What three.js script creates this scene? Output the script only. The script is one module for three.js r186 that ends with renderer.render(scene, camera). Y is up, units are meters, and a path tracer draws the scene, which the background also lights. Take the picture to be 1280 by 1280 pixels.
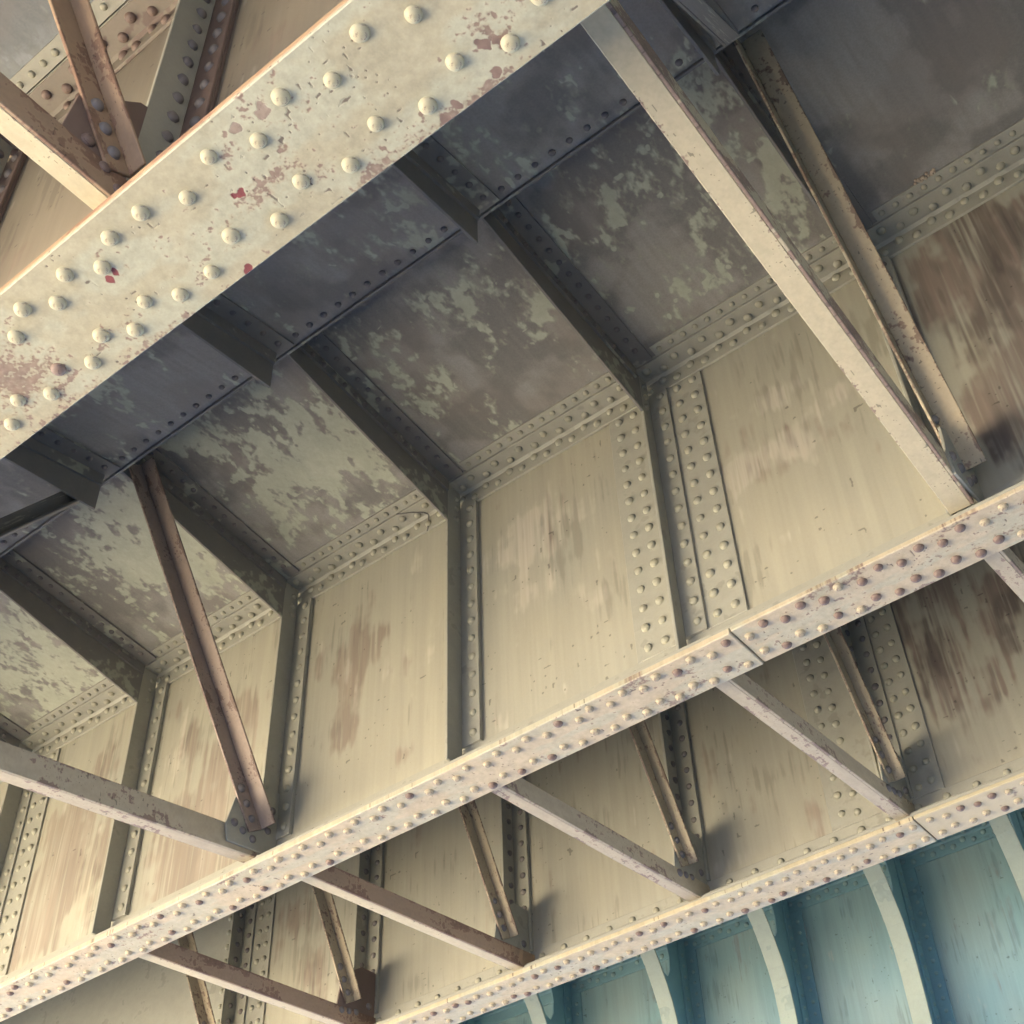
import * as THREE from 'three';
import { mergeGeometries } from 'three/addons/utils/BufferGeometryUtils.js';
import { Sky } from 'three/addons/objects/Sky.js';

// ------------------------------------------------------------------ camera, sky, sun, exposure
// axes: x runs along the girders (east), y is up, z runs across the bridge (south, towards the camera)
const scene = new THREE.Scene();
const camera = new THREE.PerspectiveCamera(41.26, 1, 0.05, 2000);
camera.position.set(5.7246, -2.7877, 3.3121);
camera.up.set(0.45209, 0.71573, 0.5323);
camera.lookAt(5.7246 - 0.427804, -2.7877 + 0.697639, 3.3121 - 0.574703);
scene.add(camera);

const SUN = new THREE.Vector3(-0.55, 0.80, 0.0).normalize();
const sky = new Sky();
sky.name = 'sky';
sky.scale.setScalar(1000);
sky.userData = { kind: 'structure' };
sky.material.uniforms.sunPosition.value.copy(SUN);
sky.material.uniforms.turbidity.value = 3;
sky.material.uniforms.rayleigh.value = 1.2;
sky.material.uniforms.mieCoefficient.value = 0.004;
scene.add(sky);
scene.environmentIntensity = 0.1;

const sun = new THREE.DirectionalLight(0xfff2e0, 5);
sun.position.copy(SUN).multiplyScalar(40);
sun.castShadow = true;
sun.shadow.mapSize.set(4096, 4096);
Object.assign(sun.shadow.camera, { left: -25, right: 25, top: 25, bottom: -25, near: 1, far: 90 });
scene.add(sun);
scene.add(sun.target);

const EXPOSURE = 28;

// ------------------------------------------------------------------ random numbers and noise
let rs = 12345;
const rnd = () => { rs = (Math.imul(rs, 1664525) + 1013904223) >>> 0; return rs / 4294967296; };
const rr = (a, b) => a + (b - a) * rnd();
const H = (ix, iy, s) => {
  let h = Math.imul(ix, 374761393) + Math.imul(iy, 668265263) + Math.imul(s, 974711);
  h = Math.imul(h ^ (h >>> 13), 1274126177); h ^= h >>> 16;
  return (h >>> 0) / 4294967296;
};
function vn(x, y, s) {
  const ix = Math.floor(x), iy = Math.floor(y); let fx = x - ix, fy = y - iy;
  fx = fx * fx * (3 - 2 * fx); fy = fy * fy * (3 - 2 * fy);
  const a = H(ix, iy, s), b = H(ix + 1, iy, s), c = H(ix, iy + 1, s), d = H(ix + 1, iy + 1, s);
  return a + (b - a) * fx + (c - a) * fy + (a - b - c + d) * fx * fy;
}
function fbm(x, y, o, s) {
  let v = 0, a = 0.5, n = 0;
  for (let i = 0; i < o; i++) { v += a * vn(x, y, s + i * 17); n += a; a *= 0.5; x = x * 2.03 + 11.3; y = y * 2.03 + 5.7; }
  return v / n;
}
const ss = (a, b, x) => { const t = Math.min(1, Math.max(0, (x - a) / (b - a))); return t * t * (3 - 2 * t); };
const mix = (a, b, t) => [a[0] + (b[0] - a[0]) * t, a[1] + (b[1] - a[1]) * t, a[2] + (b[2] - a[2]) * t];
const mul = (a, k) => [a[0] * k, a[1] * k, a[2] * k];
const blobs = (list, u, v) => { let t = 0; for (const [cu, cv, ru, rv, amp] of list) { const d = ((u - cu) / ru) ** 2 + ((v - cv) / rv) ** 2; if (d < 6) t += amp * Math.exp(-d); } return t; };

// ------------------------------------------------------------------ materials
const shared = {};   // plain paints share one relief texture
function makeTex(w, h, fn, key) {
  const col = new Uint8Array(w * h * 4), bmp = new Uint8Array(w * h * 4);
  const enc = (x) => Math.max(0, Math.min(255, Math.round(255 * (x <= 0.0031308 ? 12.92 * x : 1.055 * Math.pow(x, 1 / 2.4) - 0.055))));
  for (let j = 0; j < h; j++) for (let i = 0; i < w; i++) {
    const r = fn((i + 0.5) / w, (j + 0.5) / h), k = (j * w + i) * 4;
    col[k] = enc(r[0]); col[k + 1] = enc(r[1]); col[k + 2] = enc(r[2]); col[k + 3] = 255;
    const b = Math.max(0, Math.min(255, Math.round(255 * (r[3] ?? 0.5))));
    bmp[k] = bmp[k + 1] = bmp[k + 2] = b; bmp[k + 3] = 255;
  }
  const mk = (d, srgb) => {
    const t = new THREE.DataTexture(d, w, h, THREE.RGBAFormat);
    t.magFilter = THREE.LinearFilter; t.minFilter = THREE.LinearMipmapLinearFilter; t.generateMipmaps = true;
    t.wrapS = t.wrapT = THREE.RepeatWrapping; if (srgb) t.colorSpace = THREE.SRGBColorSpace; t.needsUpdate = true; return t;
  };
  const bump = key ? (shared[key] ??= mk(bmp, false)) : mk(bmp, false);
  return { map: mk(col, true), bump };
}
function texMat(t, o = {}) {
  return new THREE.MeshStandardMaterial({ map: t.map, bumpMap: t.bump, bumpScale: 0.0012, roughness: 0.62, metalness: 0, ...o });
}
// paints (linear reflectances)
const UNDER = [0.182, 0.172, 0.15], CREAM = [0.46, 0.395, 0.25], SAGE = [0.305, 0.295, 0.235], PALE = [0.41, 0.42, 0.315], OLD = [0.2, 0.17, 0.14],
  PINK = [0.25, 0.18, 0.14], RUST = [0.15, 0.075, 0.055], RED = [0.16, 0.038, 0.038], BROWN = [0.17, 0.115, 0.09];

// brushed, streaky web plate: u,v in 0..1 over about 1 m x 1.4 m
function webTex(seed, base, stains, creams, px = 448, py = 640, rust = BROWN) {
  return makeTex(px, py, (u, v) => {
    const y = v * 1.4;
    const fine = fbm(u * 90 + seed, y * 3, 2, seed), st = fbm(u * 26, y * 1.6, 3, seed + 3), big = fbm(u * 2.5, y * 2.2, 3, seed + 9), grain = vn(u * 260, y * 260, seed + 5);
    let c = mul(mix(base, CREAM, 0.35 * big), 0.86 + 0.16 * st + 0.10 * fine + 0.05 * grain);
    let b = 0.5 + 0.10 * (st - 0.5) + 0.12 * (fine - 0.5);
    const edge = 0.9 * (fbm(u * 6, y * 4.5, 4, seed + 21) - 0.5) + 0.35 * (fbm(u * 40, y * 4, 2, seed + 23) - 0.5);
    const brush = 0.55 * fbm(u * 34, y * 2.4, 3, seed + 27) + 0.45 * fbm(u * 110, y * 4.5, 2, seed + 29);
    const reg = ss(0.10, 0.32, blobs(stains, u, v) * 1.5 + edge - 0.12), m = reg * ss(0.28, 0.66, brush + 0.12 * reg);
    c = mix(c, mul(mix(mix(PINK, rust, 0.35), rust, ss(0.35, 0.6, fbm(u * 9, y * 4, 3, seed + 33))), 0.75 + 0.4 * fine), m * (rust === BROWN ? 0.58 : 0.75));
    const reg2 = ss(0.10, 0.30, blobs(creams, u, v) * 1.5 - 0.12 + 0.9 * (fbm(u * 7 + 3, y * 6, 4, seed + 41) - 0.5) + 0.3 * (fbm(u * 50, y * 5, 2, seed + 43) - 0.5));
    const m2 = reg2 * ss(0.26, 0.64, 0.5 * fbm(u * 40, y * 3.2, 3, seed + 47) + 0.5 * fbm(u * 120, y * 6, 2, seed + 49) + 0.10 * reg2);
    c = mix(c, mul([0.46, 0.415, 0.33], 0.88 + 0.24 * fine), m2 * 0.7);
    const scuff = ss(0.60, 0.72, 0.6 * fbm(u * 4 + 9, y * 4, 4, seed + 61) + 0.4 * fbm(u * 60, y * 5, 2, seed + 63)); c = mix(c, mul(c, 0.78), scuff);
    b += 0.15 * m2 - 0.1 * m;
    const pit = vn(u * 60, y * 60, seed + 55); if (pit > 0.93 && vn(u * 9, y * 9, seed + 56) > 0.6) { c = mul(c, 0.55); b -= 0.15; }
    return [...c, b];
  });
}
// peeling ceiling plate: u along the bridge, v from the girder (0) to the ridge (1)
function ceilTex(seed, under, over, bias, k = 0, p = 512) {
  return makeTex(p, p, (u, v) => {
    const wx = fbm(u * 7, v * 7, 3, seed + 60) - 0.5, wy = fbm(u * 7, v * 7, 3, seed + 70) - 0.5;
    const uu = u + 0.05 * wx, vv = v + 0.05 * wy;
    const f = 0.58 * fbm(uu * 8 - vv * 1.5, vv * 4.6, 4, seed) + 0.42 * fbm(uu * 30, vv * 17, 3, seed + 13);
    const spot = vn(uu * 34, vv * 26, seed + 88);
    const bl = blobs(bias, u, v) + k;
    const grain = vn(u * 240, v * 240, seed + 5), mid = fbm(u * 5 + 3, v * 5, 4, seed + 31), str = fbm(u * 60, v * 5, 2, seed + 35);
    let c = mul(mix(under, mul(under, 1.45), ss(0.42, 0.62, mid)), 0.82 + 0.18 * grain + 0.22 * str);
    c = mix(c, mix(under, PINK, 0.3), 0.4 * ss(0.52, 0.66, fbm(u * 3.2, v * 3.2, 4, seed + 51)));
    const fine = fbm(u * 70, v * 46, 3, seed + 19);
    let m = ss(0.54, 0.63, f + bl + 0.16 * (fine - 0.5));
    c = mix(c, mul(over, 0.72), 0.55 * ss(0.47, 0.60, f + bl + 0.3 * (fine - 0.5)));
    if (spot > 0.80) m = Math.max(m, ss(0.80, 0.84, spot) * ss(0.47, 0.52, f + bl));
    const tone = 0.68 + 0.34 * fbm(u * 11, v * 8, 4, seed + 77) + 0.22 * fine + 0.08 * grain;
    c = mix(c, mul(over, tone), m * 0.80);
    return [...c, 0.45 + 0.22 * m + 0.08 * grain];
  });
}
// general paint on rolled sections, tiling patch of one metre
function paintTex(seed, base, dirt, amt) {
  const per = (f) => (u, v) => { const a = f(u, v), b = f(u - 1, v), t = ss(0.8, 1, u); return a + (b - a) * t; };
  const n1 = per((u, v) => fbm(u * 6, v * 6, 4, seed)), n2 = per((u, v) => fbm(u * 30, v * 30, 3, seed + 4));
  return makeTex(384, 384, (u, v) => {
    const a = n1(u, v), b = n2(u, v), g = vn(u * 200, v * 200, seed + 8);
    let c = mul(base, 0.86 + 0.14 * a + 0.12 * b + 0.06 * g);
    const m = ss(0.60 - amt, 0.66 - amt, 0.65 * a + 0.35 * b);
    c = mix(c, mul(dirt, 0.8 + 0.5 * b), m * 0.8);
    return [...c, 0.5 + 0.2 * (b - 0.5) - 0.15 * m];
  }, 'paint');
}
// long flange strip, x from xa to xb in metres, v across
function flangeTex(seed, xa, xb, w, px, py, base, blotch, chips = []) {
  return makeTex(px, py, (u, v) => {
    const x = xa + u * (xb - xa), z = v * w;
    const big = fbm(x * 5, z * (w < 0.25 ? 20 : 9), 4, seed), med = fbm(x * 16, z * (w < 0.25 ? 44 : 22), 4, seed + 7), fin = fbm(x * 70, z * 70, 3, seed + 15), g = vn(x * 300, z * 300, seed + 3);
    let c = mul(mix(base, mul(PALE, 0.92), 0.5 * ss(0.45, 0.6, big)), 0.68 + 0.22 * med + 0.30 * fin + 0.10 * g);
    let b = 0.5 + 0.25 * (fin - 0.5) + 0.2 * (med - 0.5);
    const bl = blotch(x, v);
    const vf = fbm(x * 150, z * 150, 2, seed + 91);
    const m = ss(0.50, 0.62, 0.40 * big + 0.25 * med + 0.20 * fin + 0.15 * vf + bl);
    c = mix(c, mul(mix([0.25, 0.19, 0.11], [0.21, 0.145, 0.10], med), 0.8 + 0.5 * fin), m * (0.3 + 0.45 * vf)); b -= 0.08 * m;
    const m3 = ss(0.56, 0.61, 0.30 * big + 0.25 * med + 0.27 * fin + 0.18 * vf + 0.75 * bl);
    c = mix(c, mul(BROWN, 0.6 + 0.7 * fin), m3 * (0.55 + 0.4 * vf)); b -= 0.12 * m3;
    const pit = vn(x * 95, z * 95, seed + 61);
    if (pit > 0.88 && fbm(x * 7, z * 9, 3, seed + 63) > 0.52) { c = mix(c, [0.09, 0.065, 0.05], ss(0.90, 0.94, pit) * 0.85); b -= 0.25; }
    for (const [cx, cv, r, col] of chips) {
      const d = Math.hypot(x - cx, (v - cv) * w) / r + 1.7 * (fbm(x * 60, z * 60, 2, seed + 71) - 0.5);
      if (d < 1) { c = mix(c, mul(col, 0.7 + 0.7 * fin), ss(1, 0.88, d)); b -= 0.2; }
    }
    return [...c, b];
  });
}
const M = {};
M.paint = texMat(paintTex(11, SAGE, mul(SAGE, 0.72), -0.06));
M.paintC = texMat(paintTex(12, CREAM, BROWN, -0.12));
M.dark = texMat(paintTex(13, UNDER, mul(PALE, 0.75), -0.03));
M.undercoat = texMat(paintTex(14, UNDER, mul(PALE, 0.7), -0.04));  // ceiling undercoat with remnants of the pale top coat
M.rusty = texMat(paintTex(15, [0.165, 0.115, 0.09], [0.10, 0.06, 0.045], 0.03));
M.orange = texMat(paintTex(16, [0.36, 0.24, 0.135], [0.24, 0.13, 0.08], 0.05));
M.bandA = texMat(paintTex(19, [0.21, 0.18, 0.14], [0.13, 0.09, 0.075], 0.02));
M.teal = texMat(paintTex(17, [0.19, 0.31, 0.30], [0.14, 0.225, 0.22], -0.04));
M.tealStrip = texMat(paintTex(18, [0.34, 0.36, 0.25], [0.25, 0.28, 0.20], -0.02));
M.rivet = new THREE.MeshStandardMaterial({ color: new THREE.Color().setRGB(0.32, 0.305, 0.222), roughness: 0.55 });
M.rivetA = texMat(paintTex(41, [0.35, 0.315, 0.20], [0.17, 0.12, 0.085], -0.03), { bumpScale: 0.0003 });
M.rivetB = texMat(paintTex(43, [0.16, 0.11, 0.085], [0.08, 0.05, 0.042], 0.03), { bumpScale: 0.0003 });
M.rivetR = new THREE.MeshStandardMaterial({ color: new THREE.Color().setRGB(0.20, 0.10, 0.08), roughness: 0.65 });
M.rivetD = new THREE.MeshStandardMaterial({ color: new THREE.Color().setRGB(0.165, 0.145, 0.13), roughness: 0.6 });
M.rivetC = texMat(paintTex(42, [0.35, 0.30, 0.20], [0.16, 0.11, 0.085], 0.02), { bumpScale: 0.0003 });
M.tan = texMat(paintTex(20, [0.29, 0.225, 0.14], [0.14, 0.09, 0.065], 0.05));
M.dim = M.paint;

M.rivetT = new THREE.MeshStandardMaterial({ color: new THREE.Color().setRGB(0.25, 0.34, 0.29), roughness: 0.6 });

// rolled bracing bars: u along the bar in metres, v across the leg; paint worn and chipped along both edges
function memberTex(seed, base, dirt, amt) {
  return makeTex(768, 64, (u, v) => {
    const x = u, z = v * 0.08, wrap = (f) => { const t = ss(0.85, 1, u); return f(x) * (1 - t) + f(x - 1) * t; };
    const big = wrap((q) => fbm(q * 7, z * 14, 4, seed)), med = wrap((q) => fbm(q * 26, z * 40, 3, seed + 4)), fin = wrap((q) => fbm(q * 110, z * 110, 3, seed + 8));
    const e = Math.min(v, 1 - v), ed = 0.11 * Math.exp(-((e / 0.10) ** 2));
    let c = mul(base, 0.78 + 0.16 * big + 0.18 * med + 0.18 * fin);
    const m = ss(0.60, 0.66, 0.45 * big + 0.3 * med + 0.25 * fin + ed + amt);
    c = mix(c, mul(dirt, 0.6 + 0.8 * fin), m * 0.85);
    const pit = vn(x * 150, z * 150, seed + 12); if (pit > 0.9 && big > 0.52) c = mul(c, 0.5);
    return [...c, 0.5 + 0.3 * (fin - 0.5) - 0.2 * m];
  }, 'member');
}
M.paintC.member = texMat(memberTex(31, [0.47, 0.40, 0.25], [0.18, 0.115, 0.085], -0.06));
M.tan.member = texMat(memberTex(32, [0.36, 0.295, 0.19], [0.15, 0.095, 0.065], -0.03));
M.buff = M.paintC.clone(); M.buff.member = texMat(memberTex(36, [0.38, 0.32, 0.215], [0.17, 0.11, 0.085], -0.02));
M.worn = M.paintC.clone(); M.worn.member = texMat(memberTex(37, [0.46, 0.39, 0.25], [0.20, 0.125, 0.095], 0.10));
M.rusty.member = texMat(memberTex(33, [0.28, 0.215, 0.165], [0.15, 0.095, 0.07], 0.0));
M.orange.member = texMat(memberTex(34, [0.30, 0.205, 0.125], [0.17, 0.095, 0.06], 0.03));

// ------------------------------------------------------------------ geometry helpers
const V = (x, y, z) => new THREE.Vector3(x, y, z);
function flatGeo(tris, uvFn) {             // tris: array of triangles of 3 Vector3, flat normals, uv in metres by dominant axis
  const pos = [], nor = [], uv = []; const n = V(0, 0, 0), e = V(0, 0, 0), ou = rnd(), ov = rnd();
  for (const [a, b, c] of tris) {
    n.subVectors(b, a).cross(e.subVectors(c, a)).normalize();
    const ax = Math.abs(n.x), ay = Math.abs(n.y), az = Math.abs(n.z);
    for (const p of [a, b, c]) {
      pos.push(p.x, p.y, p.z); nor.push(n.x, n.y, n.z);
      if (uvFn) uv.push(...uvFn(p, n));
      else if (ax >= ay && ax >= az) uv.push(p.z + ou, p.y + ov); else if (ay >= az) uv.push(p.x + ou, p.z + ov); else uv.push(p.x + ou, p.y + ov);
    }
  }
  const g = new THREE.BufferGeometry();
  g.setAttribute('position', new THREE.Float32BufferAttribute(pos, 3));
  g.setAttribute('normal', new THREE.Float32BufferAttribute(nor, 3));
  g.setAttribute('uv', new THREE.Float32BufferAttribute(uv, 2));
  return g;
}
function box(x0, x1, y0, y1, z0, z1, c = 0.002, uvFn) {   // chamfered plate
  const C = [(x0 + x1) / 2, (y0 + y1) / 2, (z0 + z1) / 2], E = [(x1 - x0) / 2, (y1 - y0) / 2, (z1 - z0) / 2];
  c = Math.min(c, 0.45 * Math.min(...E));
  const P = (s, ax) => V(...[0, 1, 2].map((k) => C[k] + s[k] * (E[k] - (k === ax ? 0 : c))));
  const ctr = V(...C), t = [];
  const tri = (a, b, d) => {
    const n = V(0, 0, 0).subVectors(b, a).cross(V(0, 0, 0).subVectors(d, a)), m = V(0, 0, 0).add(a).add(b).add(d).divideScalar(3).sub(ctr);
    t.push(n.dot(m) > 0 ? [a, b, d] : [a, d, b]);
  };
  const quad = (a, b, d, e) => { tri(a, b, d); tri(a, d, e); };
  for (let a = 0; a < 3; a++) for (const s of [-1, 1]) {
    const b = (a + 1) % 3, d = (a + 2) % 3, S = (p, q) => { const r = [0, 0, 0]; r[a] = s; r[b] = p; r[d] = q; return r; };
    quad(P(S(-1, -1), a), P(S(1, -1), a), P(S(1, 1), a), P(S(-1, 1), a));
    for (const p of [-1, 1]) quad(P(S(p, -1), a), P(S(p, 1), a), P(S(p, 1), b), P(S(p, -1), b));
  }
  for (const i of [-1, 1]) for (const j of [-1, 1]) for (const k of [-1, 1]) tri(P([i, j, k], 0), P([i, j, k], 1), P([i, j, k], 2));
  return flatGeo(t, uvFn);
}
// plate cut from an outline in the (z, y) plane, between x0 and x1; optional holes
function plateZY(x0, x1, outline, holes = [], bevel = 0.0015) {
  const sh = new THREE.Shape(outline.map(([z, y]) => new THREE.Vector2(z, y)));
  for (const h of holes) sh.holes.push(new THREE.Path(h.map(([z, y]) => new THREE.Vector2(z, y))));
  const g = new THREE.ExtrudeGeometry(sh, { depth: Math.abs(x1 - x0) - 2 * bevel, bevelEnabled: true, bevelThickness: bevel, bevelSize: bevel, bevelOffset: -bevel, bevelSegments: 1, curveSegments: 8 });
  // shape (X=z, Y=y, Z=depth) -> world (x = x0 + depth, y, z)
  g.applyMatrix4(new THREE.Matrix4().set(0, 0, -1, Math.max(x0, x1) - bevel, 0, 1, 0, 0, 1, 0, 0, 0, 0, 0, 0, 1));
  return g;
}
// sloping slab: between two (z,y) lines, x0..x1, thickness upward
function slab(x0, x1, za, ya, zb, yb, th, uvFn) {
  const P = (x, e, t) => V(x, (e ? yb : ya) + t, e ? zb : za);
  const ctr = V((x0 + x1) / 2, (ya + yb + th) / 2, (za + zb) / 2), t = [];
  const tri = (a, b, d) => {
    const n = V(0, 0, 0).subVectors(b, a).cross(V(0, 0, 0).subVectors(d, a)), m = V(0, 0, 0).add(a).add(b).add(d).divideScalar(3).sub(ctr);
    t.push(n.dot(m) > 0 ? [a, b, d] : [a, d, b]);
  };
  const quad = (a, b, d, e) => { tri(a, b, d); tri(a, d, e); };
  for (const k of [0, th]) quad(P(x0, 0, k), P(x1, 0, k), P(x1, 1, k), P(x0, 1, k));
  for (const e of [0, 1]) quad(P(x0, e, 0), P(x1, e, 0), P(x1, e, th), P(x0, e, th));
  for (const x of [x0, x1]) quad(P(x, 0, 0), P(x, 1, 0), P(x, 1, th), P(x, 0, th));
  return flatGeo(t, uvFn);
}
const rivetGeo = (seg, r = 0.0205, h = 0.0175) => {
  const prof = [[r * 1.06, -0.001], [r, h * 0.16], [r * 0.93, h * 0.48], [r * 0.72, h * 0.80], [r * 0.4, h * 0.96], [0.0001, h]];
  const g = new THREE.LatheGeometry(prof.map(([x, y]) => new THREE.Vector2(x, y)), seg); return g;
};
const RV = { big: rivetGeo(18, 0.0185, 0.0145), mid: rivetGeo(12, 0.0168, 0.013), small: rivetGeo(8, 0.0125, 0.0105), midS: rivetGeo(8, 0.0158, 0.0125) };
const UP = V(0, 1, 0), DOWN = V(0, -1, 0), SOUTH = V(0, 0, 1), EAST = V(1, 0, 0);

// ------------------------------------------------------------------ scene-graph helpers
const used = {};
function numbered(n) { used[n] = (used[n] ?? -1) + 1; return used[n] ? `${n}_${String(used[n]).padStart(3, '0')}` : n; }
function thing(name, label, category, group) {
  const o = new THREE.Group(); o.name = numbered(name); o.userData = { label, category }; if (group) o.userData.group = group; scene.add(o); return o;
}
function part(name, geos, mat, parent) {
  const list = (Array.isArray(geos) ? geos : [geos]).map((g) => (g.index ? g.toNonIndexed() : g));
  const m = new THREE.Mesh(list.length > 1 ? mergeGeometries(list) : list[0], mat); m.name = name; parent.add(m); return m;
}
function rivet(parent, geo, mat, p, n) {
  const m = new THREE.Mesh(geo, mat); m.name = 'rivet'; m.position.copy(p); m.quaternion.setFromUnitVectors(UP, n);
  const s = rr(0.93, 1.07); m.scale.set(s * rr(0.97, 1.03), s * rr(0.85, 1.12), s); parent.add(m); return m;
}
function rivetRow(parent, geo, mat, pts, n) {   // rivets too small to pick apart singly
  if (!pts.length) return;
  const q = new THREE.Quaternion().setFromUnitVectors(UP, n), gs = pts.map((p) => { const s = rr(0.92, 1.08); return geo.clone().applyMatrix4(new THREE.Matrix4().compose(p, q, V(s, s, s))); });
  const m = part('rivet_row', gs, mat, parent); m.userData.kind = 'stuff'; return m;
}
function structure(name, geo, mat) { const m = new THREE.Mesh(geo, mat); m.name = name; m.userData = { kind: 'structure' }; scene.add(m); return m; }

// ------------------------------------------------------------------ levels
const ZA = 2.381, YA = -0.288, ZB = 0, ZC = -1.603, YC = 0.09, ZD = -4.2, ZZ = 4.15;
const XI = [0, 1, 2, 3, 4, 5.0, 6.05, 7.05];    // stiffener lines
const WEST = -9, EASTX = 8.2, GROUND = -4.4;

// ------------------------------------------------------------------ ground
{
  const soil = paintTex(71, [0.028, 0.031, 0.044], [0.022, 0.024, 0.034], 0.02), sm = texMat(soil, { roughness: 0.9 });
  const g = new THREE.PlaneGeometry(900, 900); g.rotateX(-Math.PI / 2); const uv = g.attributes.uv; for (let i = 0; i < uv.count; i++) uv.setXY(i, uv.getX(i) * 300, uv.getY(i) * 300);
  g.translate(0, GROUND, 0); structure('ground', g, sm);
  const gr = texMat(paintTex(72, [0.60, 0.53, 0.385], [0.46, 0.40, 0.29], 0.05), { roughness: 0.95 });
  const b = new THREE.PlaneGeometry(64, 12.5, 1, 1); b.rotateX(-Math.PI / 2); const u2 = b.attributes.uv; for (let i = 0; i < u2.count; i++) u2.setXY(i, u2.getX(i) * 40, u2.getY(i) * 8);
  b.translate(-31, GROUND + 0.02, 4.7 + 6.25); structure('bounce_ground', b, gr);  // unseen pale patch added and sized to bounce sunlight up at the steel
  const ab = thing('light_block_wall', 'unseen grey wall added past the east ends of the girders to block light', 'wall');
  part('wall', box(EASTX, EASTX + 1.2, GROUND - 0.2, 1.9, -8, 7, 0.02), texMat(paintTex(73, [0.13, 0.125, 0.12], [0.09, 0.085, 0.08], 0.03), { roughness: 0.9 }), ab);  // unseen wall added to keep light off the east-facing steel
}

// ------------------------------------------------------------------ plate girders
// g: name/label, z, yo (level of the soffit), w (flange width), rows (z offsets of the rivet lines), and so on
const pitchXs = (from, to, pitch, ph) => { const r = []; for (let x = from + ph; x < to; x += pitch) r.push(x); return r; };
function girder(o) {
  const { z, yo, w } = o, t = thing('plate_girder', o.label, 'girder', 'riveted plate girders of the bridge');
  const zf = z + (o.zf ?? 0);
  const mP = o.paint ?? M.paint;
  // web plates
  for (const [x0, x1, mat, full] of o.webs) {
    const m = full ? (p, n) => [(p.x - x0) / (x1 - x0), (p.y - yo) / 1.48] : undefined;
    const wp = part('web_plate', box(x0 + 0.001, x1 - 0.001, yo + 0.05, yo + 1.5, z - 0.006, z + 0.006, 0.001, m), mat, t);
  }
  // top flange: vertical legs, horizontal legs and plate
  part('top_flange_angle', [box(o.x0, o.x1, yo + 1.40, yo + 1.497, z + 0.0065, z + 0.018), box(o.x0, o.x1, yo + 1.4855, yo + 1.4975, z + 0.0185, z + 0.112), slab(o.x0, o.x1, z + 0.0182, yo + 1.474, z + 0.0295, yo + 1.4853, 0.004)], o.topMat ?? mP, t);
  part('top_flange_angle', [box(o.x0, o.x1, yo + 1.40, yo + 1.497, z - 0.018, z - 0.0065), box(o.x0, o.x1, yo + 1.4855, yo + 1.4975, z - 0.112, z - 0.0185)], mP, t);
  part('top_flange_plate', box(o.x0, o.x1, yo + 1.498, yo + 1.514, z - 0.114, z + 0.114), mP, t);
  // bottom flange: two angles and two cover plates
  for (const s of [1, -1]) {
    const a = z + s * 0.0065, b = z + s * 0.018, c = z + s * (w * 0.5 - 0.022) + (o.zf ?? 0);
    part('bottom_flange_angle', [box(o.x0, o.x1, yo + 0.037, yo + 0.14, Math.min(a, b), Math.max(a, b)), box(o.x0, o.x1, yo + 0.037, yo + 0.049, Math.min(b, c) + (s > 0 ? 0.0005 : 0), Math.max(b, c) - (s > 0 ? 0 : 0.0005))], o.legMat ?? mP, t);
  }
  part('flange_plate', box(o.x0, o.x1, yo + (o.thick ?? 0.018) + 0.0005, yo + 0.036, zf - w / 2 + (o.inset ?? 0.006), zf + w / 2 - (o.inset ?? 0.006), 0.003), o.edgeMat ?? mP, t);
  for (const [x0, x1, mat, xa, xb, drop] of o.covers) {
    const uvf = xa === undefined ? undefined : (p, n) => (Math.abs(n.y) > 0.7 ? [(p.x - xa) / (xb - xa), (p.z - zf) / w + 0.5] : [(p.x - xa) / (xb - xa), 0.97]);
    part('cover_plate', box(x0, x1, yo - (drop ?? 0), yo + (o.thick ?? 0.018), zf - w / 2, zf + w / 2, 0.003, uvf), mat, t);
  }
  // soffit rivets, one by one
  for (const [x0, x1, list, drop] of o.rows) for (const [dz, ph, pitch, pick] of list)
    for (const x of pitchXs(x0, x1, pitch, ph)) rivet(t, o.rv, pick(x, dz), V(x + rr(-0.002, 0.002), yo - (drop ?? 0), zf + dz + rr(-0.001, 0.001)), DOWN);
  // stiffeners
  for (const st of o.stiff) {
    const [x, kind] = st, sm = st[3] ?? mP, s = part('stiffener', box(x - 0.012, x + 0.085, yo + 0.142, yo + 1.398, z + 0.0175, z + 0.028), sm, t);
    part('outstanding_leg', box(x - 0.012, x, yo + 0.051, yo + 1.484, z + 0.0285, z + (st[2] ?? 0.116)), o.stiffMat ?? mP, s);
    part('filler_plate', box(x - 0.011, x + 0.084, yo + 0.142, yo + 1.398, z + 0.0065, z + 0.017), sm, s);
    const pts = [], p2 = [];
    for (let y = 0.186; y < 1.38; y += 0.0905) { pts.push(V(x + 0.053, yo + y, z + 0.028)); if (kind === 2) p2.push(V(x, yo + y + 0.04, z + 0.062)); }
    const rm = st[3] ? M.rivetD : o.rivM;
    if (o.single) for (const p of pts) rivet(t, RV.mid, rm, p, SOUTH); else rivetRow(s, RV.midS, rm, pts, SOUTH);
    rivetRow(s, RV.midS, M.rivetD, p2, EAST);
  }
  // splice plates with their rivets
  for (const [x0, x1, cols] of o.splices) {
    const sp = part('splice_plate', box(x0, x1, yo + 0.142, yo + 1.398, z + 0.0065, z + 0.0165, 0.0025), mP, t);
    for (const [cx, ph] of cols) for (let y = 0.186 + ph; y < 1.39; y += 0.0905) {
      if (o.single) rivet(t, RV.mid, o.rivM, V(cx, yo + y, z + 0.0165), SOUTH); else sp.userData.pts = [...(sp.userData.pts ?? []), V(cx, yo + y, z + 0.0165)];
    }
    if (sp.userData.pts) { const p = sp.userData.pts; delete sp.userData.pts; rivetRow(sp, RV.mid, o.rivM, p, SOUTH); }
  }
  // rivets of the top flange band
  const b2 = [], b3 = [];
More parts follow.
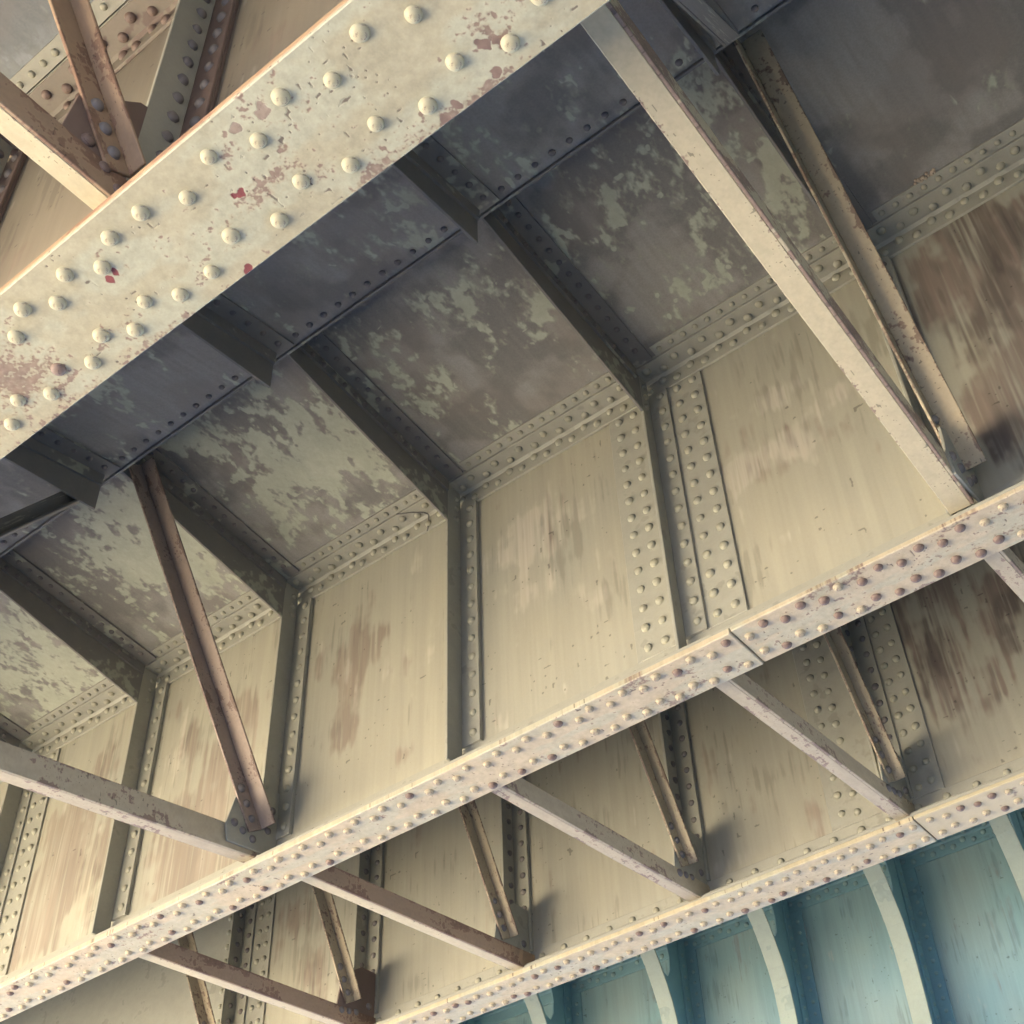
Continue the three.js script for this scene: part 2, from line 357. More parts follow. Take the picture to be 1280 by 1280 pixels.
  for (let k = 0, x = o.bx0; x < o.bx1; x += 0.0667, k++) {
    if (XI.some((s) => x > s - 0.03 && x < s + 0.03)) continue;
    b2.push(V(x, yo + 1.4855, z + (k % 2 ? 0.079 : 0.051))); b3.push(V(x - 0.03, yo + (k % 2 ? 1.433 : 1.457), z + 0.018));
  }
  rivetRow(t, RV.mid, o.rivM, b2, DOWN); rivetRow(t, RV.mid, o.rivM, b3, SOUTH);
  // rivets of the bottom flange legs
  const b4 = []; for (let x = o.bx0; x < o.bx1; x += 0.13) b4.push(V(x + 0.05, yo + 0.098, z + 0.018));
  rivetRow(t, RV.mid, o.rivM, b4, SOUTH);
  return t;
}
const W0 = { u: 0 };
// --- web textures, panel by panel of the middle girder
const webB = [
  webTex(101, SAGE, [[0.55, 0.35, 0.35, 0.3, 0.30], [0.7, 0.6, 0.3, 0.3, 0.16], [0.3, 0.15, 0.3, 0.12, 0.2]], [[0.35, 0.75, 0.12, 0.2, 0.06]]),
  webTex(102, SAGE, [[0.6, 0.5, 0.35, 0.3, 0.28], [0.6, 0.12, 0.4, 0.14, 0.32], [0.2, 0.55, 0.15, 0.3, 0.1]], [[0.3, 0.6, 0.1, 0.25, 0.06]]),
  webTex(103, SAGE, [[0.42, 0.62, 0.28, 0.2, 0.24], [0.5, 0.3, 0.3, 0.12, 0.1]], [[0.35, 0.55, 0.2, 0.15, 0.16]]),
  webTex(104, SAGE, [[0.5, 0.78, 0.3, 0.1, 0.10], [0.3, 0.6, 0.1, 0.12, 0.08]], [[0.40, 0.66, 0.26, 0.17, 0.34]]),
  webTex(105, SAGE, [[0.55, 0.5, 0.25, 0.08, 0.10]], [[0.40, 0.52, 0.26, 0.08, 0.30], [0.55, 0.70, 0.22, 0.05, 0.24], [0.7, 0.6, 0.2, 0.05, 0.15]]),
  webTex(106, SAGE, [[0.3, 0.6, 0.5, 0.4, 0.26], [0.35, 0.85, 0.4, 0.2, 0.15], [0.3, 0.35, 0.3, 0.2, 0.2]], [], 448, 640, [0.075, 0.047, 0.042])].map((t) => texMat(t));
const webC = [111, 112, 113, 114, 115].map((s, i) => texMat(webTex(s, SAGE, [[0.4, 0.6, 0.4, 0.3, 0.1 + (i === 4 ? 0.22 : 0)], [0.6, 0.25, 0.3, 0.15, 0.05]], i === 4 ? [] : [[0.5, 0.6, 0.2, 0.15, 0.03]], 320, 448, i === 4 ? [0.07, 0.042, 0.04] : BROWN)));
const TEAL = [0.19, 0.32, 0.315];
const webD = [121, 122, 123].map((s) => texMat(webTex(s, TEAL, [], [], 320, 448)));
const webA = texMat(webTex(131, [0.155, 0.13, 0.105], [[0.5, 0.5, 0.5, 0.5, 0.12]], []));  // brown brushed paint, its base darkened further to stand in for shade

// A: nearest
const flA = texMat(flangeTex(141, 3.1, 5.5, 0.313, 1664, 224, [0.335, 0.305, 0.205], (x, v) =>
  0.17 * Math.exp(-(((x - 3.35) / 0.28) ** 2)) + 0.06 * Math.exp(-(((x - 3.75) / 0.3) ** 2) - (((v - 0.3) / 0.3) ** 2)) + 0.10 * Math.exp(-(((x - 4.5) / 0.25) ** 2) - (((v - 0.35) / 0.3) ** 2)) + 0.10 * Math.exp(-(((v - 0.02) / 0.05) ** 2)) - 0.095,
  [[4.351, 0.487, 0.013, RED], [4.340, 0.50, 0.007, RED], [3.976, 0.597, 0.014, RED], [3.990, 0.60, 0.013, RED], [4.227, 0.02, 0.012, RED], [4.522, 0.83, 0.017, [0.22, 0.17, 0.13]], [4.453, 0.85, 0.012, [0.22, 0.17, 0.13]],
    [4.96, 0.28, 0.014, BROWN], [4.985, 0.22, 0.012, BROWN], [4.84, 0.05, 0.012, BROWN], [4.80, 0.03, 0.012, BROWN], [4.945, 0.07, 0.010, BROWN]]), { bumpScale: 0.002 });
const pickA = (x, dz) => (x < 3.75 ? (rnd() < 0.5 ? M.rivetB : M.rivetA) : rnd() < 0.14 ? M.rivetR : M.rivetA);
const gA = girder({
  label: 'nearest girder with wide cream riveted flange crossing the upper left corner', z: ZA, yo: YA, w: 0.313, x0: WEST, x1: EASTX, rv: RV.big,
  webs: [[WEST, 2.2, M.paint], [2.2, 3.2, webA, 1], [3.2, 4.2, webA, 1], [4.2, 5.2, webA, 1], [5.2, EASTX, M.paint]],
  covers: [[WEST, 3.1, M.paintC], [3.1, 5.5, flA, 3.1, 5.5], [5.5, EASTX, M.paintC]],
  rows: [[2.6, 4.06, [[0.099, 0.1, 0.151, pickA], [-0.099, 0.1, 0.151, pickA], [0.06, 0.024, 0.151, pickA], [-0.062, 0.024, 0.151, pickA]]],
    [4.10, 5.6, [[0.099, 0.057, 0.211, pickA], [-0.101, 0.057, 0.211, pickA], [0.06, 0.162, 0.211, pickA], [-0.064, 0.162, 0.211, pickA]]]],
  stiff: [[2.1], [3.1, 2, 0.1, M.rusty], [4.11, 2, 0.13, M.rusty], [5.1, 2, 0.1]], splices: [], bx0: 2.6, bx1: 4.9, rivM: M.rivetB, topMat: M.bandA, edgeMat: M.orange, inset: 0.0005, thick: 0.012, stiffMat: M.paint,
});
// B: middle
const flB = (a, b, s) => texMat(flangeTex(s, a, b, 0.217, 1280, 96, [0.46, 0.385, 0.26], (x, v) =>
  0.16 * ss(4.25, 4.55, x) * (0.35 + 0.65 * Math.exp(-(((v - 0.95) / 0.3) ** 2)) + 0.3 * Math.exp(-(((v - 0.05) / 0.2) ** 2))) + 0.12 * Math.exp(-(((x - 3.85) / 0.14) ** 2)) + 0.10 * Math.exp(-(((x - 1.25) / 0.1) ** 2)) - 0.115), { bumpScale: 0.002 });
const flB1 = flB(0, 4.208, 151), flB2 = flB(4.212, 6.2, 152);
const pickB = (x) => (x > 4.3 ? (rnd() < 0.75 ? M.rivetB : M.rivetC) : rnd() < 0.2 ? M.rivetB : M.rivetC);
const pB = 0.1379;
girder({
  label: 'middle girder with tall brushed web panels and pale riveted flange from lower left to right', z: ZB, yo: 0, zf: 0.011, w: 0.217, x0: WEST, x1: EASTX, rv: RV.mid,
  webs: [[WEST, -1, M.paint], [-1, 0, webB[1], 1], [0, 1, webB[0], 1], [1, 2, webB[1], 1], [2, 3, webB[2], 1], [3, 4, webB[3], 1], [4, 5.0, webB[4], 1], [5.0, 6.1, webB[5], 1], [6.1, EASTX, M.paint]],
  covers: [[WEST, -0.002, M.paintC], [0, 4.208, flB1, 0, 4.208, 0.006], [4.212, 6.2, flB2, 4.212, 6.2], [6.202, EASTX, M.paintC]],
  rows: [[0.1, 4.2, [[0.075, 0.072, pB, pickB], [0.047, 0.004, pB, pickB], [-0.049, 0.004, pB, pickB], [-0.074, 0.072, pB, pickB]], 0.006],
    [4.2, 5.6, [[0.075, 0.115, pB, pickB], [0.047, 0.046, pB, pickB], [-0.049, 0.046, pB, pickB], [-0.074, 0.115, pB, pickB]]]],
  stiff: [[-1], [0], [1], [2], [3], [4, 1, 0.088], [5.0, 1, 0.116, M.dim], [6.05]],
  splices: [[3.79, 4.24, [[3.842, 0], [3.912, -0.002], [4.128, 0.002], [4.2, 0.004]]], [-0.2, 0.235, [[-0.155, 0], [-0.085, 0], [0.125, 0], [0.195, 0]]]],
  single: true, bx0: -0.3, bx1: 6.2, rivM: M.rivet, stiffMat: M.paint,
});
// C: behind the middle one
const flC = texMat(flangeTex(161, 0.8, 4.088, 0.217, 1024, 80, [0.46, 0.39, 0.25], (x) => -0.15));
const pickC = () => (rnd() < 0.2 ? M.rivetB : M.rivetC);
girder({
  label: 'third girder with plainer shaded web and pale riveted flange towards the lower right', z: ZC, yo: YC, zf: 0.004, w: 0.217, x0: WEST, x1: EASTX, rv: RV.mid,
  webs: [[WEST, 0, M.paint], [0, 1, webC[0], 1], [1, 2, webC[1], 1], [2, 3, webC[2], 1], [3, 4, webC[3], 1], [4, 5.05, webC[4], 1], [5.05, EASTX, M.paint]],
  covers: [[WEST, 0.798, M.paintC], [0.8, 4.088, flC, 0.8, 4.088, 0.004], [4.092, EASTX, M.paintC]],
  rows: [[0.9, 4.08, [[0.063, 0.07, 0.1345, pickC], [0.045, 0.003, 0.1345, pickC], [-0.054, 0.07, 0.1345, pickC], [-0.075, 0.003, 0.1345, pickC]], 0.004],
    [4.09, 5.3, [[0.063, 0.05, 0.1345, pickC], [0.045, 0.113, 0.1345, pickC], [-0.041, 0.113, 0.1345, pickC], [-0.06, 0.05, 0.1345, pickC]]]],
  stiff: [[0, 2, 0.116, M.dim], [1, 2, 0.116, M.dim], [2, 2, 0.116, M.dim], [3, 2, 0.116, M.dim], [4, 2, 0.116, M.dim], [5.05, 2, 0.116, M.dim]],
  splices: [[3.70, 4.22, [[3.76, 0.02], [3.83, 0], [4.115, 0], [4.175, 0.01]]], [-0.2, 0.23, [[-0.14, 0], [-0.08, 0], [0.13, 0], [0.19, 0]]]],
  bx0: 0.4, bx1: 5.3, rivM: M.rivet, stiffMat: M.paint,
});
// D: far girder of the neighbouring span, Z: outermost one behind the camera
girder({
  label: 'farthest girder with pale blue green web panels in the lower right corner', z: ZD, yo: 0, w: 0.217, x0: WEST, x1: EASTX, rv: RV.small, paint: M.teal,
  webs: [[WEST, -0.42, M.teal], [-0.42, 0.45, webD[0], 1], [0.45, 1.4, webD[1], 1], [1.4, 2.2, webD[2], 1], [2.2, 3.0, webD[0], 1], [3.0, 3.8, webD[1], 1], [3.8, 4.6, webD[2], 1], [4.6, EASTX, M.teal]],
  covers: [[WEST, EASTX, M.teal]], rows: [], stiff: [], splices: [], bx0: 0.4, bx1: 4.8, rivM: M.rivetT, topMat: M.teal,
});
girder({
  label: 'outermost girder of the bridge standing behind the viewer', z: ZZ, yo: YA, w: 0.313, x0: WEST, x1: EASTX, rv: RV.small,
  webs: [[WEST, EASTX, M.paint]], covers: [[WEST, EASTX, M.paintC]], rows: [], stiff: [], splices: [], bx0: 0, bx1: 0, rivM: M.rivet,
});

// ------------------------------------------------------------------ deck plates (the ceiling between the girders)
const NB = { za: 0.118, ya: 1.5, zb: 1.26, yb: 1.641 };                       // bright half, rising from the middle girder to the ridge
const NY = (z) => NB.ya + (NB.yb - NB.ya) * (z - NB.za) / (NB.zb - NB.za);
const SB = { za: 1.19, ya: 1.30, zb: 2.262, yb: 1.115 };                      // dark half, falling from the ridge to the nearest girder
const SY = (z) => SB.ya + (SB.yb - SB.ya) * (z - SB.za) / (SB.zb - SB.za);

const ceilN = [
  ceilTex(201, UNDER, PALE, [[0.6, 0.5, 0.5, 0.6, 0.10]], 0.02),
  ceilTex(202, UNDER, PALE, [[0.66, 0.52, 0.36, 0.36, 0.27], [0.1, 0.5, 0.16, 0.6, -0.12]], -0.02),
  ceilTex(203, UNDER, PALE, [[0.5, 0.55, 0.36, 0.26, 0.19], [0.82, 0.38, 0.2, 0.3, 0.14], [0.1, 0.4, 0.12, 0.5, -0.1]], -0.03),
  ceilTex(204, UNDER, PALE, [[0.82, 0.68, 0.10, 0.22, 0.16], [0.45, 0.72, 0.25, 0.06, 0.09], [0.5, 0.2, 0.5, 0.22, -0.02]], -0.05),
  ceilTex(205, UNDER, PALE, [[0.86, 0.5, 0.16, 0.34, 0.2], [0.18, 0.6, 0.16, 0.12, 0.05], [0.5, 0.15, 0.4, 0.15, 0.03]], -0.06),
  ceilTex(206, UNDER, PALE, [[0.3, 0.2, 0.2, 0.1, 0.05]], -0.2)].map((t) => texMat(t));
const ceilS = [211, 212, 213, 214].map((s, i) => texMat(ceilTex(s, UNDER, PALE, [[0.5, 0.35, 0.5, 0.3, 0.05]], -0.08, 384)));  // same paints as the pale half, with fewer pale patches
const strip = (x0, x1, f, z0, z1, th = 0.009) => slab(x0, x1, z0, f(z0) - th, z1, f(z1) - th, th - 0.001);
{
  const d = thing('bridge_deck', 'pale peeling ceiling plates rising from the middle girder to the ridge', 'bridge deck');
  for (let i = -1; i < 7; i++) {
    const a = i < 0 ? -1 : XI[i], b = i < 0 ? 0 : (XI[i + 1] ?? 8), mt = ceilN[Math.max(0, Math.min(5, i))];
    part('deck_plate', slab(a + 0.001, b - 0.001, NB.za, NB.ya, NB.zb, NB.yb, 0.02, (p) => [(p.x - a) / (b - a), (p.z - NB.za) / 0.98]), mt, d);
    if (i < 6) {
      const s = part('joint_strip', strip(a + 0.11, b - 0.012, NY, 0.1185, 0.168), M.paint, d), pts = [];
      for (let x = a + 0.14; x < b - 0.03; x += 0.0575) pts.push(V(x, NY(0.142) - 0.009, 0.142));
      rivetRow(s, RV.small, M.rivet, pts, DOWN);
    }
  }
  part('deck_plate', slab(WEST, -1.001, NB.za, NB.ya, NB.zb, NB.yb, 0.02), M.paint, d);
  part('deck_slab', box(WEST, EASTX, 1.675, 1.80, ZC - 1.25, 1.3, 0.004), M.undercoat, d);  // unseen overhang past the third girder added to hold back skylight
  part('ridge_plate', box(WEST, EASTX, 1.30, 1.674, 1.205, 1.215, 0.001), M.undercoat, d);
}
{
  const d = thing('bridge_deck', 'dark ceiling plates falling from the ridge to the nearest girder', 'bridge deck');
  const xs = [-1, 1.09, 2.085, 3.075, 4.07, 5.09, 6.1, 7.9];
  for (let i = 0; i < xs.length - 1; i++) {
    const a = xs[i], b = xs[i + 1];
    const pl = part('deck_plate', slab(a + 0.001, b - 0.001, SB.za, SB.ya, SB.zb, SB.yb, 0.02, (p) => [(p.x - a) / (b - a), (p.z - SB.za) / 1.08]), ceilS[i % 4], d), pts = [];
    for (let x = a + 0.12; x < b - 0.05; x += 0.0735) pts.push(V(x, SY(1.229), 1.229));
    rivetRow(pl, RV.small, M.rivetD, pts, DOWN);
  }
  part('deck_plate', slab(WEST, -1.001, SB.za, SB.ya, SB.zb, SB.yb, 0.02), M.undercoat, d);
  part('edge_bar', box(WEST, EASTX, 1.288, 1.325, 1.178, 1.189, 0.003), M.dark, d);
  part('deck_slab', box(WEST, EASTX, 1.335, 1.46, 1.22, 2.6, 0.004), M.undercoat, d);
}
{
  const d = thing('bridge_deck', 'grey blue ceiling plates in the upper left corner beyond the nearest girder', 'bridge deck');
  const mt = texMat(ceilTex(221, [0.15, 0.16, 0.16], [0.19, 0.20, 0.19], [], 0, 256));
  const f = (z) => 1.215 + 0.12 * (z - 2.5);
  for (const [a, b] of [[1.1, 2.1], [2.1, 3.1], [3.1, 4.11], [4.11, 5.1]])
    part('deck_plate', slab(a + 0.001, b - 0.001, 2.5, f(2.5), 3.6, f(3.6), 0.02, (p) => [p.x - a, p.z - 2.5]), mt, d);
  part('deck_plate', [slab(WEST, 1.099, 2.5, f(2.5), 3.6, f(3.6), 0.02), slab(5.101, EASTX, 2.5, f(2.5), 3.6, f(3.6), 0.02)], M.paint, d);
  part('deck_plate', slab(WEST, EASTX, 3.602, f(3.6), 4.03, f(2.6), 0.02), M.paint, d);
  const s = part('joint_strip', strip(1.1, 5.1, f, 2.501, 2.56), M.paint, d), pts = [];
  for (let x = 2.6; x < 4.4; x += 0.0575) pts.push(V(x, f(2.53) - 0.009, 2.53));
  rivetRow(s, RV.small, M.rivet, pts, DOWN);
  part('deck_slab', box(WEST, EASTX, 1.45, 1.58, 2.61, 4.75, 0.004), M.undercoat, d);
}
{
  const d = thing('bridge_deck', 'ceiling plates over the shaded bay behind the middle girder', 'bridge deck');
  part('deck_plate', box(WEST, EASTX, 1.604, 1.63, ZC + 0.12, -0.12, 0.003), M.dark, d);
  const e = thing('bridge_deck', 'overhanging ceiling of the far span carried by the curved brackets', 'bridge deck');
  part('deck_plate', box(WEST, EASTX, 1.5145, 1.535, ZD - 1.2, ZD + 0.85, 0.003), M.teal, e);
  part('deck_slab', box(WEST, EASTX, 1.536, 1.66, ZD - 1.2, ZD + 0.9, 0.004), M.undercoat, e);
}

// ------------------------------------------------------------------ ceiling ribs
const ribN = ['leftmost dark ceiling rib reaching the middle girder behind the low strut', 'second ceiling rib from the left on the pale side of the ridge', 'ceiling rib behind the top of the rusty diagonal brace', 'ceiling rib between the two large peeling plates in the centre', 'ceiling rib meeting the middle girder at its riveted splice plates', 'ceiling rib behind the right-hand diagonal brace', 'ceiling rib at the right edge of the picture'];
for (let i = 0; i < 7; i++) {
  const x = XI[i], t = thing('ceiling_rib', ribN[i], 'rib', 'ribs under the pale ceiling plates');
  const top = (z) => NY(z) - 0.0005;
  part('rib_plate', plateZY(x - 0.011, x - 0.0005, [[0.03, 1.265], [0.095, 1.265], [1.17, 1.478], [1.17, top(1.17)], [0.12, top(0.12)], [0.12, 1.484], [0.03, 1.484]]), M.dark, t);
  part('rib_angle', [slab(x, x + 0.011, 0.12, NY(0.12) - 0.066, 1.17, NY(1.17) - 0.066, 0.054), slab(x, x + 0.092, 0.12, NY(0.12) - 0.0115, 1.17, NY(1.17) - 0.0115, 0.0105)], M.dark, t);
  const p = [], p2 = [];
  for (let z = 0.19; z < 1.15; z += 0.063) { p.push(V(x + 0.056, NY(z) - 0.0115, z)); p2.push(V(x + 0.011, NY(z) - 0.04, z + 0.03)); }
  rivetRow(t, RV.small, M.rivetD, p, DOWN); rivetRow(t, RV.small, M.rivetD, p2, EAST);
  rivetRow(t, RV.small, M.rivet, [V(x, 1.31, 0.058), V(x, 1.37, 0.058), V(x, 1.43, 0.058)], EAST);
}
const ribS = { 1: 'dark rib at the left edge under the dark plates', 2: 'dark rib whose cut end points down left of the rusty diagonal', 3: 'dark rib whose cut end points down in the left centre', 4: 'dark rib whose cut end points down above the centre', 5: 'dark rib in the shadows right of the bright strut' };
for (let i = 1; i < 6; i++) {
  const x = XI[i] + 0.07 + (i === 5 ? -0.03 : 0), t = thing('ceiling_rib', ribS[i], 'rib', 'ribs under the sooty ceiling plates');
  part('rib_plate', plateZY(x - 0.011, x - 0.0005, [[1.212, 1.10], [2.36, 0.99], [2.36, SY(2.26) - 0.01], [2.26, SY(2.26) - 0.0005], [1.212, SY(1.212) - 0.0005]]), M.undercoat, t);
  part('rib_angle', [slab(x, x + 0.011, 1.215, SY(1.215) - 0.066, 2.25, SY(2.25) - 0.066, 0.054), slab(x, x + 0.09, 1.2, SY(1.2) - 0.0115, 2.25, SY(2.25) - 0.0115, 0.0105)], M.undercoat, t);
  const p = []; for (let z = 1.25; z < 2.2; z += 0.075) p.push(V(x + 0.055, SY(z) - 0.0115, z));
  rivetRow(t, RV.small, M.rivetD, p, DOWN);
}

// ------------------------------------------------------------------ bracing: struts, diagonals, gussets
// L-section from (y,z) a to b in the plane x; the flat leg hangs along n (direction in the y-z plane), the other leg sticks out along x
function angleBar(t, x, a, b, legA, legB, side, mats, nUp, xs = 0) {
  const dir = V(xs, b[0] - a[0], b[1] - a[1]), L = dir.length(); dir.normalize();
  let n = V(0, -dir.z, dir.y); if (n.y * nUp < 0) n.negate(); n.normalize();             // in-plane normal
  const ex = V(0, 0, 0).crossVectors(dir, n); if (ex.x < 0) ex.negate();                  // roughly +x
  const right = V(0, 0, 0).crossVectors(ex, n).dot(dir) > 0 ? 1 : -1;
  const m = new THREE.Matrix4().makeBasis(ex, n, dir.clone().multiplyScalar(right)); m.setPosition(x, a[0], a[1]);
  const l0 = right > 0 ? 0 : -L, l1 = right > 0 ? L : 0, th = 0.0095;
  const uo = rnd(), uvA = (p, n2) => [p.z + uo, Math.abs(n2.x) > 0.7 ? p.y / legA : 0.99], uvB = (p, n2) => [p.z + uo, Math.abs(n2.y) > 0.7 ? Math.abs(p.x) / legB : 0.99];
  const flat = box(side > 0 ? 0 : -th, side > 0 ? th : 0, 0, legA, l0, l1, 0.002, uvA).applyMatrix4(m);
  const out = side > 0 ? box(th + 0.0003, legB, legA - th, legA, l0, l1, 0.002, uvB) : box(-legB, -th - 0.0003, legA - th, legA, l0, l1, 0.002, uvB);
  out.applyMatrix4(m);
  part('upright_leg', flat, mats[0].member ?? mats[0], t); part('outstanding_leg', out, mats[1].member ?? mats[1], t);
  return { m, L, right };
}
function diagonal(label, x, a, b, mats, rv, group, nUp = 1, legs = [0.072, 0.058]) {
  const t = thing('diagonal_brace', label, 'brace', group);
  const { m, L, right } = angleBar(t, x, a, b, legs[0], legs[1], 1, mats, nUp);
  for (const s of [0.05, 0.115, 0.18]) rivet(t, RV.mid, rv, V(0.0095, 0.034, right * s).applyMatrix4(m), EAST);
  return t;
}
function strut(label, x, a, b, mats, leg, group, xs = 0) {   // upright leg with the flat leg along its lower edge, pointing west
  const t = thing('bracing_strut', label, 'strut', group);
  angleBar(t, x, [a[0], a[1]], [b[0], b[1]], leg[0], leg[1], -1, mats, -1, xs);
  return t;
}
function gusset(label, x, outline, mat, rivets, rv, group) {
  const t = thing('gusset_plate', label, 'gusset plate', group);
  part('plate', plateZY(x, x + 0.0095, outline), mat, t);
  for (const [z, y] of rivets) rivet(t, RV.mid, rv, V(x + 0.0095, y, z), EAST);
  return t;
}
// frames between the nearest and the middle girder
for (const [x, k] of [[2.0, 0], [5.08, 1]]) {
  gusset(k ? 'small shaded gusset plate at the lower end of the bright strut on the right' : 'shaded gusset plate with rivets at the foot of the long rusty diagonal', x + 0.001,
    [[0.02, 0.053], [0.11, 0.05], [0.276, 0.03], [0.293, 0.098], [0.256, 0.251], [0.10, 0.35], [0.095, 0.36], [0.02, 0.36]], M.paint,
    [[0.252, 0.12], [0.205, 0.105], [0.15, 0.09], [0.075, 0.16], [0.06, 0.26]], M.rivetD, 'gussets on the middle girder');
  diagonal(k ? 'long buff diagonal brace on the right ending square above the flange' : 'long rusty diagonal brace from the ridge down to the shaded gusset', x + 0.011 - 0.022 * k,
    [0.107 + 0.02 * k, 0.176], [1.50, 1.083], k ? [M.tan, M.tan] : [M.rusty, M.rusty], M.rivetD, 'long diagonals down to the middle girder', 1, k ? [0.072, 0.088] : [0.08, 0.085]);
  diagonal(k ? 'dark thin diagonal brace near the top edge behind the bright strut' : 'dark diagonal brace at the left edge running to the ridge', x + 0.011,
    k ? [0.55, 2.25] : [-0.14, 2.22], [1.20, 1.30], [M.undercoat, M.undercoat], M.rivetD, 'dark diagonals down to the nearest girder', -1);
  strut(k ? 'bright cream bottom strut from the nearest girder down to the right' : 'buff bottom strut running from the left edge to the shaded gusset', x - (k ? 0.002 : 0.0005),
    k ? [0.115, 0.12] : [0.135, 0.12], k ? [0.115, 2.42] : [-0.18, 2.30], k ? [M.worn, M.paintC] : [M.buff, M.buff], k ? [0.085, 0.078] : [0.105, 0.07], 'bottom struts to the middle girder', k ? 0.065 : 0);
}
// frame beyond the nearest girder (upper left)
gusset('brown gusset plate at the foot of the brace in the upper left corner', 4.10, [[2.40, -0.236], [2.69, -0.236], [2.672, -0.007], [2.53, 0.16], [2.40, 0.2]], M.rusty, [[2.62, -0.13], [2.565, -0.17], [2.52, -0.205]], M.rivetB);
diagonal('buff diagonal brace coming down the upper left corner', 4.11, [-0.175, 2.562], [0.95, 3.28], [M.orange, M.orange], M.rivetD);
strut('cream and orange bottom strut at the left edge of the upper left corner', 4.112, [-0.15, 2.45], [-0.15, 4.1], [M.orange, M.paintC], [0.09, 0.06]);
// frames between the middle and the third girder
const bc = ['', 'lowest left', 'lower left of centre', 'bottom centre', 'lower right of centre', 'right edge'];
const bcMat = [null, [M.orange, M.paintC], [M.orange, M.paintC], [M.buff, M.buff], [M.buff, M.buff], [M.buff, M.buff]];
const bcRib = ['', 'first', 'second', 'third', 'fourth', 'fifth'];
for (let i = 0; i < 6; i++) {
  const x = XI[i] + 0.03, n = ['half-hidden', ...bcRib.slice(1)][i];
  if (i > 0) {
    strut(`${i < 3 ? 'orange brown' : 'pale'} strut joining middle and third girders, ${bcRib[i]} from the left`, x + 0.02, [0.115, -0.02], [0.205, -1.58], bcMat[i], [0.085, 0.062], 'bottom struts to the third girder', i === 2 ? 0.05 : 0.03);
    gusset(`shaded gusset on the third girder at the ${bcRib[i]} strut from the left`, x + 0.035, [[-1.575, 0.145], [-1.30, 0.13], [-1.31, 0.2], [-1.335, 0.35], [-1.47, 0.44], [-1.575, 0.44]], i < 2 ? M.rusty : M.paint, [[-1.34, 0.17], [-1.39, 0.18], [-1.44, 0.19], [-1.53, 0.25]], M.rivetD, 'gussets on the third girder');
  }
  diagonal(`thin diagonal brace in the shaded lower bay, ${n} one counted from the left`, x + 0.045, [0.205, -1.36], [1.50, -0.65], [M.tan, M.tan], M.rivetD, 'short diagonals to the third girder');
}

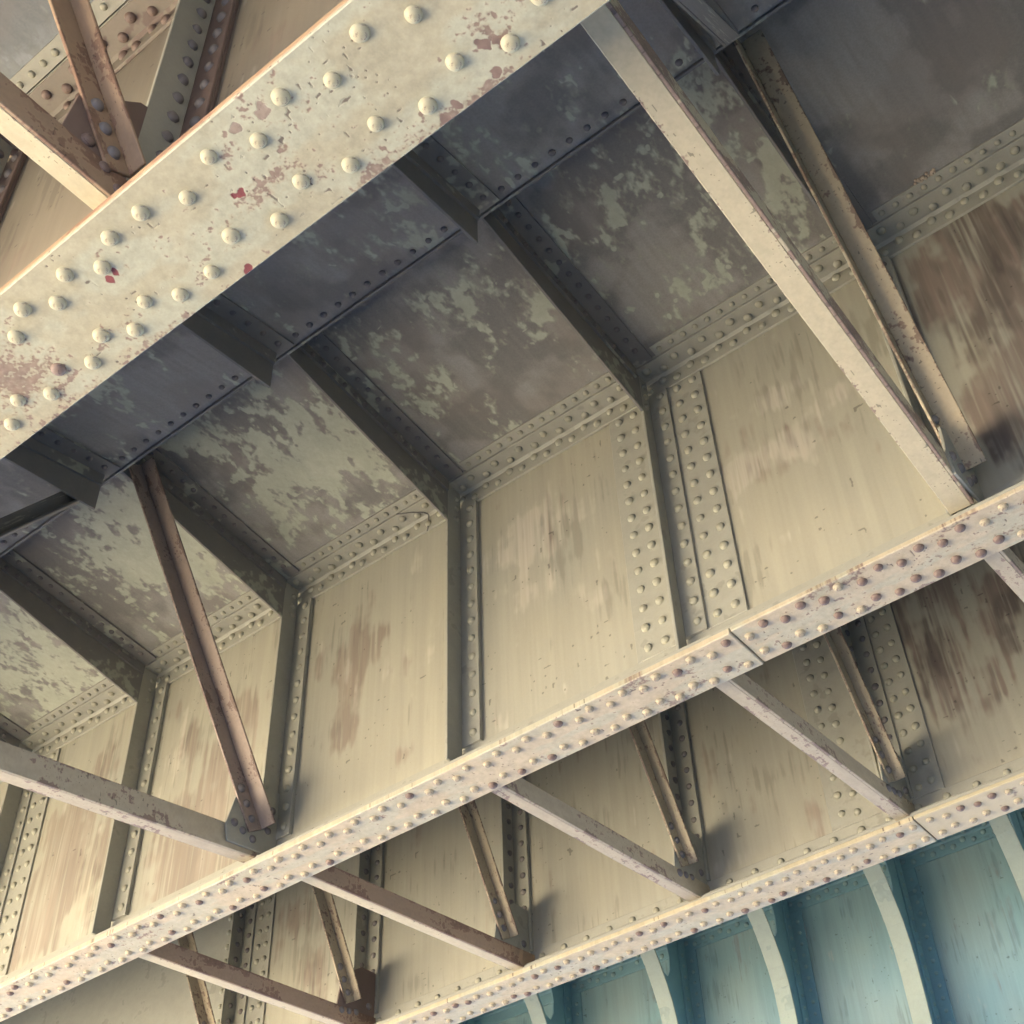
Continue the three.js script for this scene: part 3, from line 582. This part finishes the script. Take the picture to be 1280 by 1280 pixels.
// ------------------------------------------------------------------ curved brackets on the far girder
const brL = ['curved pale bracket almost hidden at the bottom edge', 'curved pale bracket at the bottom edge, leftmost one showing', 'curved pale bracket left of the three full ones', 'curved pale bracket in the middle of the lower right corner', 'curved pale bracket with open lens-shaped hole near the right', 'curved pale bracket cut by the right edge'];
for (let i = 0; i < 6; i++) {
  const x = [-0.42, 0.45, 1.40, 2.2, 3.0, 3.8][i], t = thing('curved_bracket', brL[i], 'bracket', 'curved brackets on the far girder');
  const curve = [[-3.50, 1.5135], [-3.615, 1.40], [-3.71, 1.29], [-3.785, 1.18], [-3.845, 1.06], [-3.895, 0.94], [-3.925, 0.82], [-3.94, 0.68], [-3.945, 0.5], [-3.945, 0.06]];
  const zw = ZD + 0.032;
  part('bracket_plate', plateZY(x, x + 0.011, [[zw, 1.484], [ZD + 0.116, 1.484], [ZD + 0.116, 1.5135], ...curve.map(([z, y]) => [z - 0.003, y]), [zw, 0.06]],
    [[[-3.70, 1.46], [-3.755, 1.38], [-3.84, 1.25], [-3.885, 1.17], [-3.94, 1.15], [-3.975, 1.2], [-3.985, 1.3], [-3.965, 1.4], [-3.93, 1.46]].reverse()]), M.teal, t);
  const gs = [];
  for (let k = 0; k < curve.length - 1; k++) {
    const [z0, y0] = curve[k], [z1, y1] = curve[k + 1], d = V(0, y1 - y0, z1 - z0), L = d.length(); d.normalize();
    const nn = V(0, 0, 0).crossVectors(V(1, 0, 0), d).normalize(); if (nn.z < 0) nn.negate();
    const zz = V(0, 0, 0).crossVectors(V(1, 0, 0), nn); const sgn = zz.dot(d) > 0 ? 1 : -1;
    const m = new THREE.Matrix4().makeBasis(V(1, 0, 0), nn, zz); m.setPosition(x - 0.001, y0, z0);
    gs.push(box(-0.05, 0.058, 0, 0.012, sgn > 0 ? 0 : -L - 0.002, sgn > 0 ? L + 0.002 : 0, 0.001).applyMatrix4(m));
  }
  part('bracket_flange', gs, M.tealStrip, t);
  part('bracket_angle', [box(x + 0.0115, x + 0.022, 0.142, 1.484, ZD + 0.0185, ZD + 0.10), box(x + 0.0115, x + 0.10, 0.142, 1.398, ZD + 0.007, ZD + 0.018)], M.teal, t);
  const p = [], p2 = []; for (let y = 0.2; y < 1.39; y += 0.075) { p.push(V(x + 0.065, y, ZD + 0.018)); p2.push(V(x + 0.022, y + 0.035, ZD + 0.065)); }
  rivetRow(t, RV.small, M.rivetT, p, SOUTH); rivetRow(t, RV.small, M.rivetT, p2, EAST);
}

// ------------------------------------------------------------------ small things on the girder
{
  const t = thing('bent_wire', 'thin dark bent wire lying across the riveted band left of the centre stiffener', 'wire');
  const c = new THREE.CatmullRomCurve3([V(2.70, 1.483, 0.118), V(2.76, 1.481, 0.085), V(2.80, 1.481, 0.05), V(2.815, 1.475, 0.030), V(2.805, 1.43, 0.0215), V(2.80, 1.39, 0.020)], false, 'catmullrom', 0.15);
  part('wire', new THREE.TubeGeometry(c, 40, 0.0032, 6), M.undercoat, t);
  const n = thing('mud_nest', 'small crumbly mud nest on the ceiling seam at the right', 'nest'), gs = [];
  for (let i = 0; i < 26; i++) { const g = new THREE.IcosahedronGeometry(rr(0.003, 0.008), 1); const a = rr(-1, 1); g.translate(5.335 + a * 0.045, NY(0.17) - 0.006 + rr(-0.004, 0.004), 0.175 + rr(-0.008, 0.010)); gs.push(g); }
  part('mud_lumps', gs, new THREE.MeshStandardMaterial({ color: new THREE.Color().setRGB(0.5, 0.4, 0.28), roughness: 0.95 }), n);
}

scene.traverse((o) => { if (o.isMesh && o !== sky) { o.castShadow = true; o.receiveShadow = true; } });
const renderer = new THREE.WebGLRenderer({ antialias: true });
renderer.setSize(1024, 1024);
renderer.toneMapping = THREE.LinearToneMapping;
renderer.toneMappingExposure = EXPOSURE;
renderer.shadowMap.enabled = true;
renderer.shadowMap.type = THREE.PCFSoftShadowMap;
renderer.render(scene, camera);
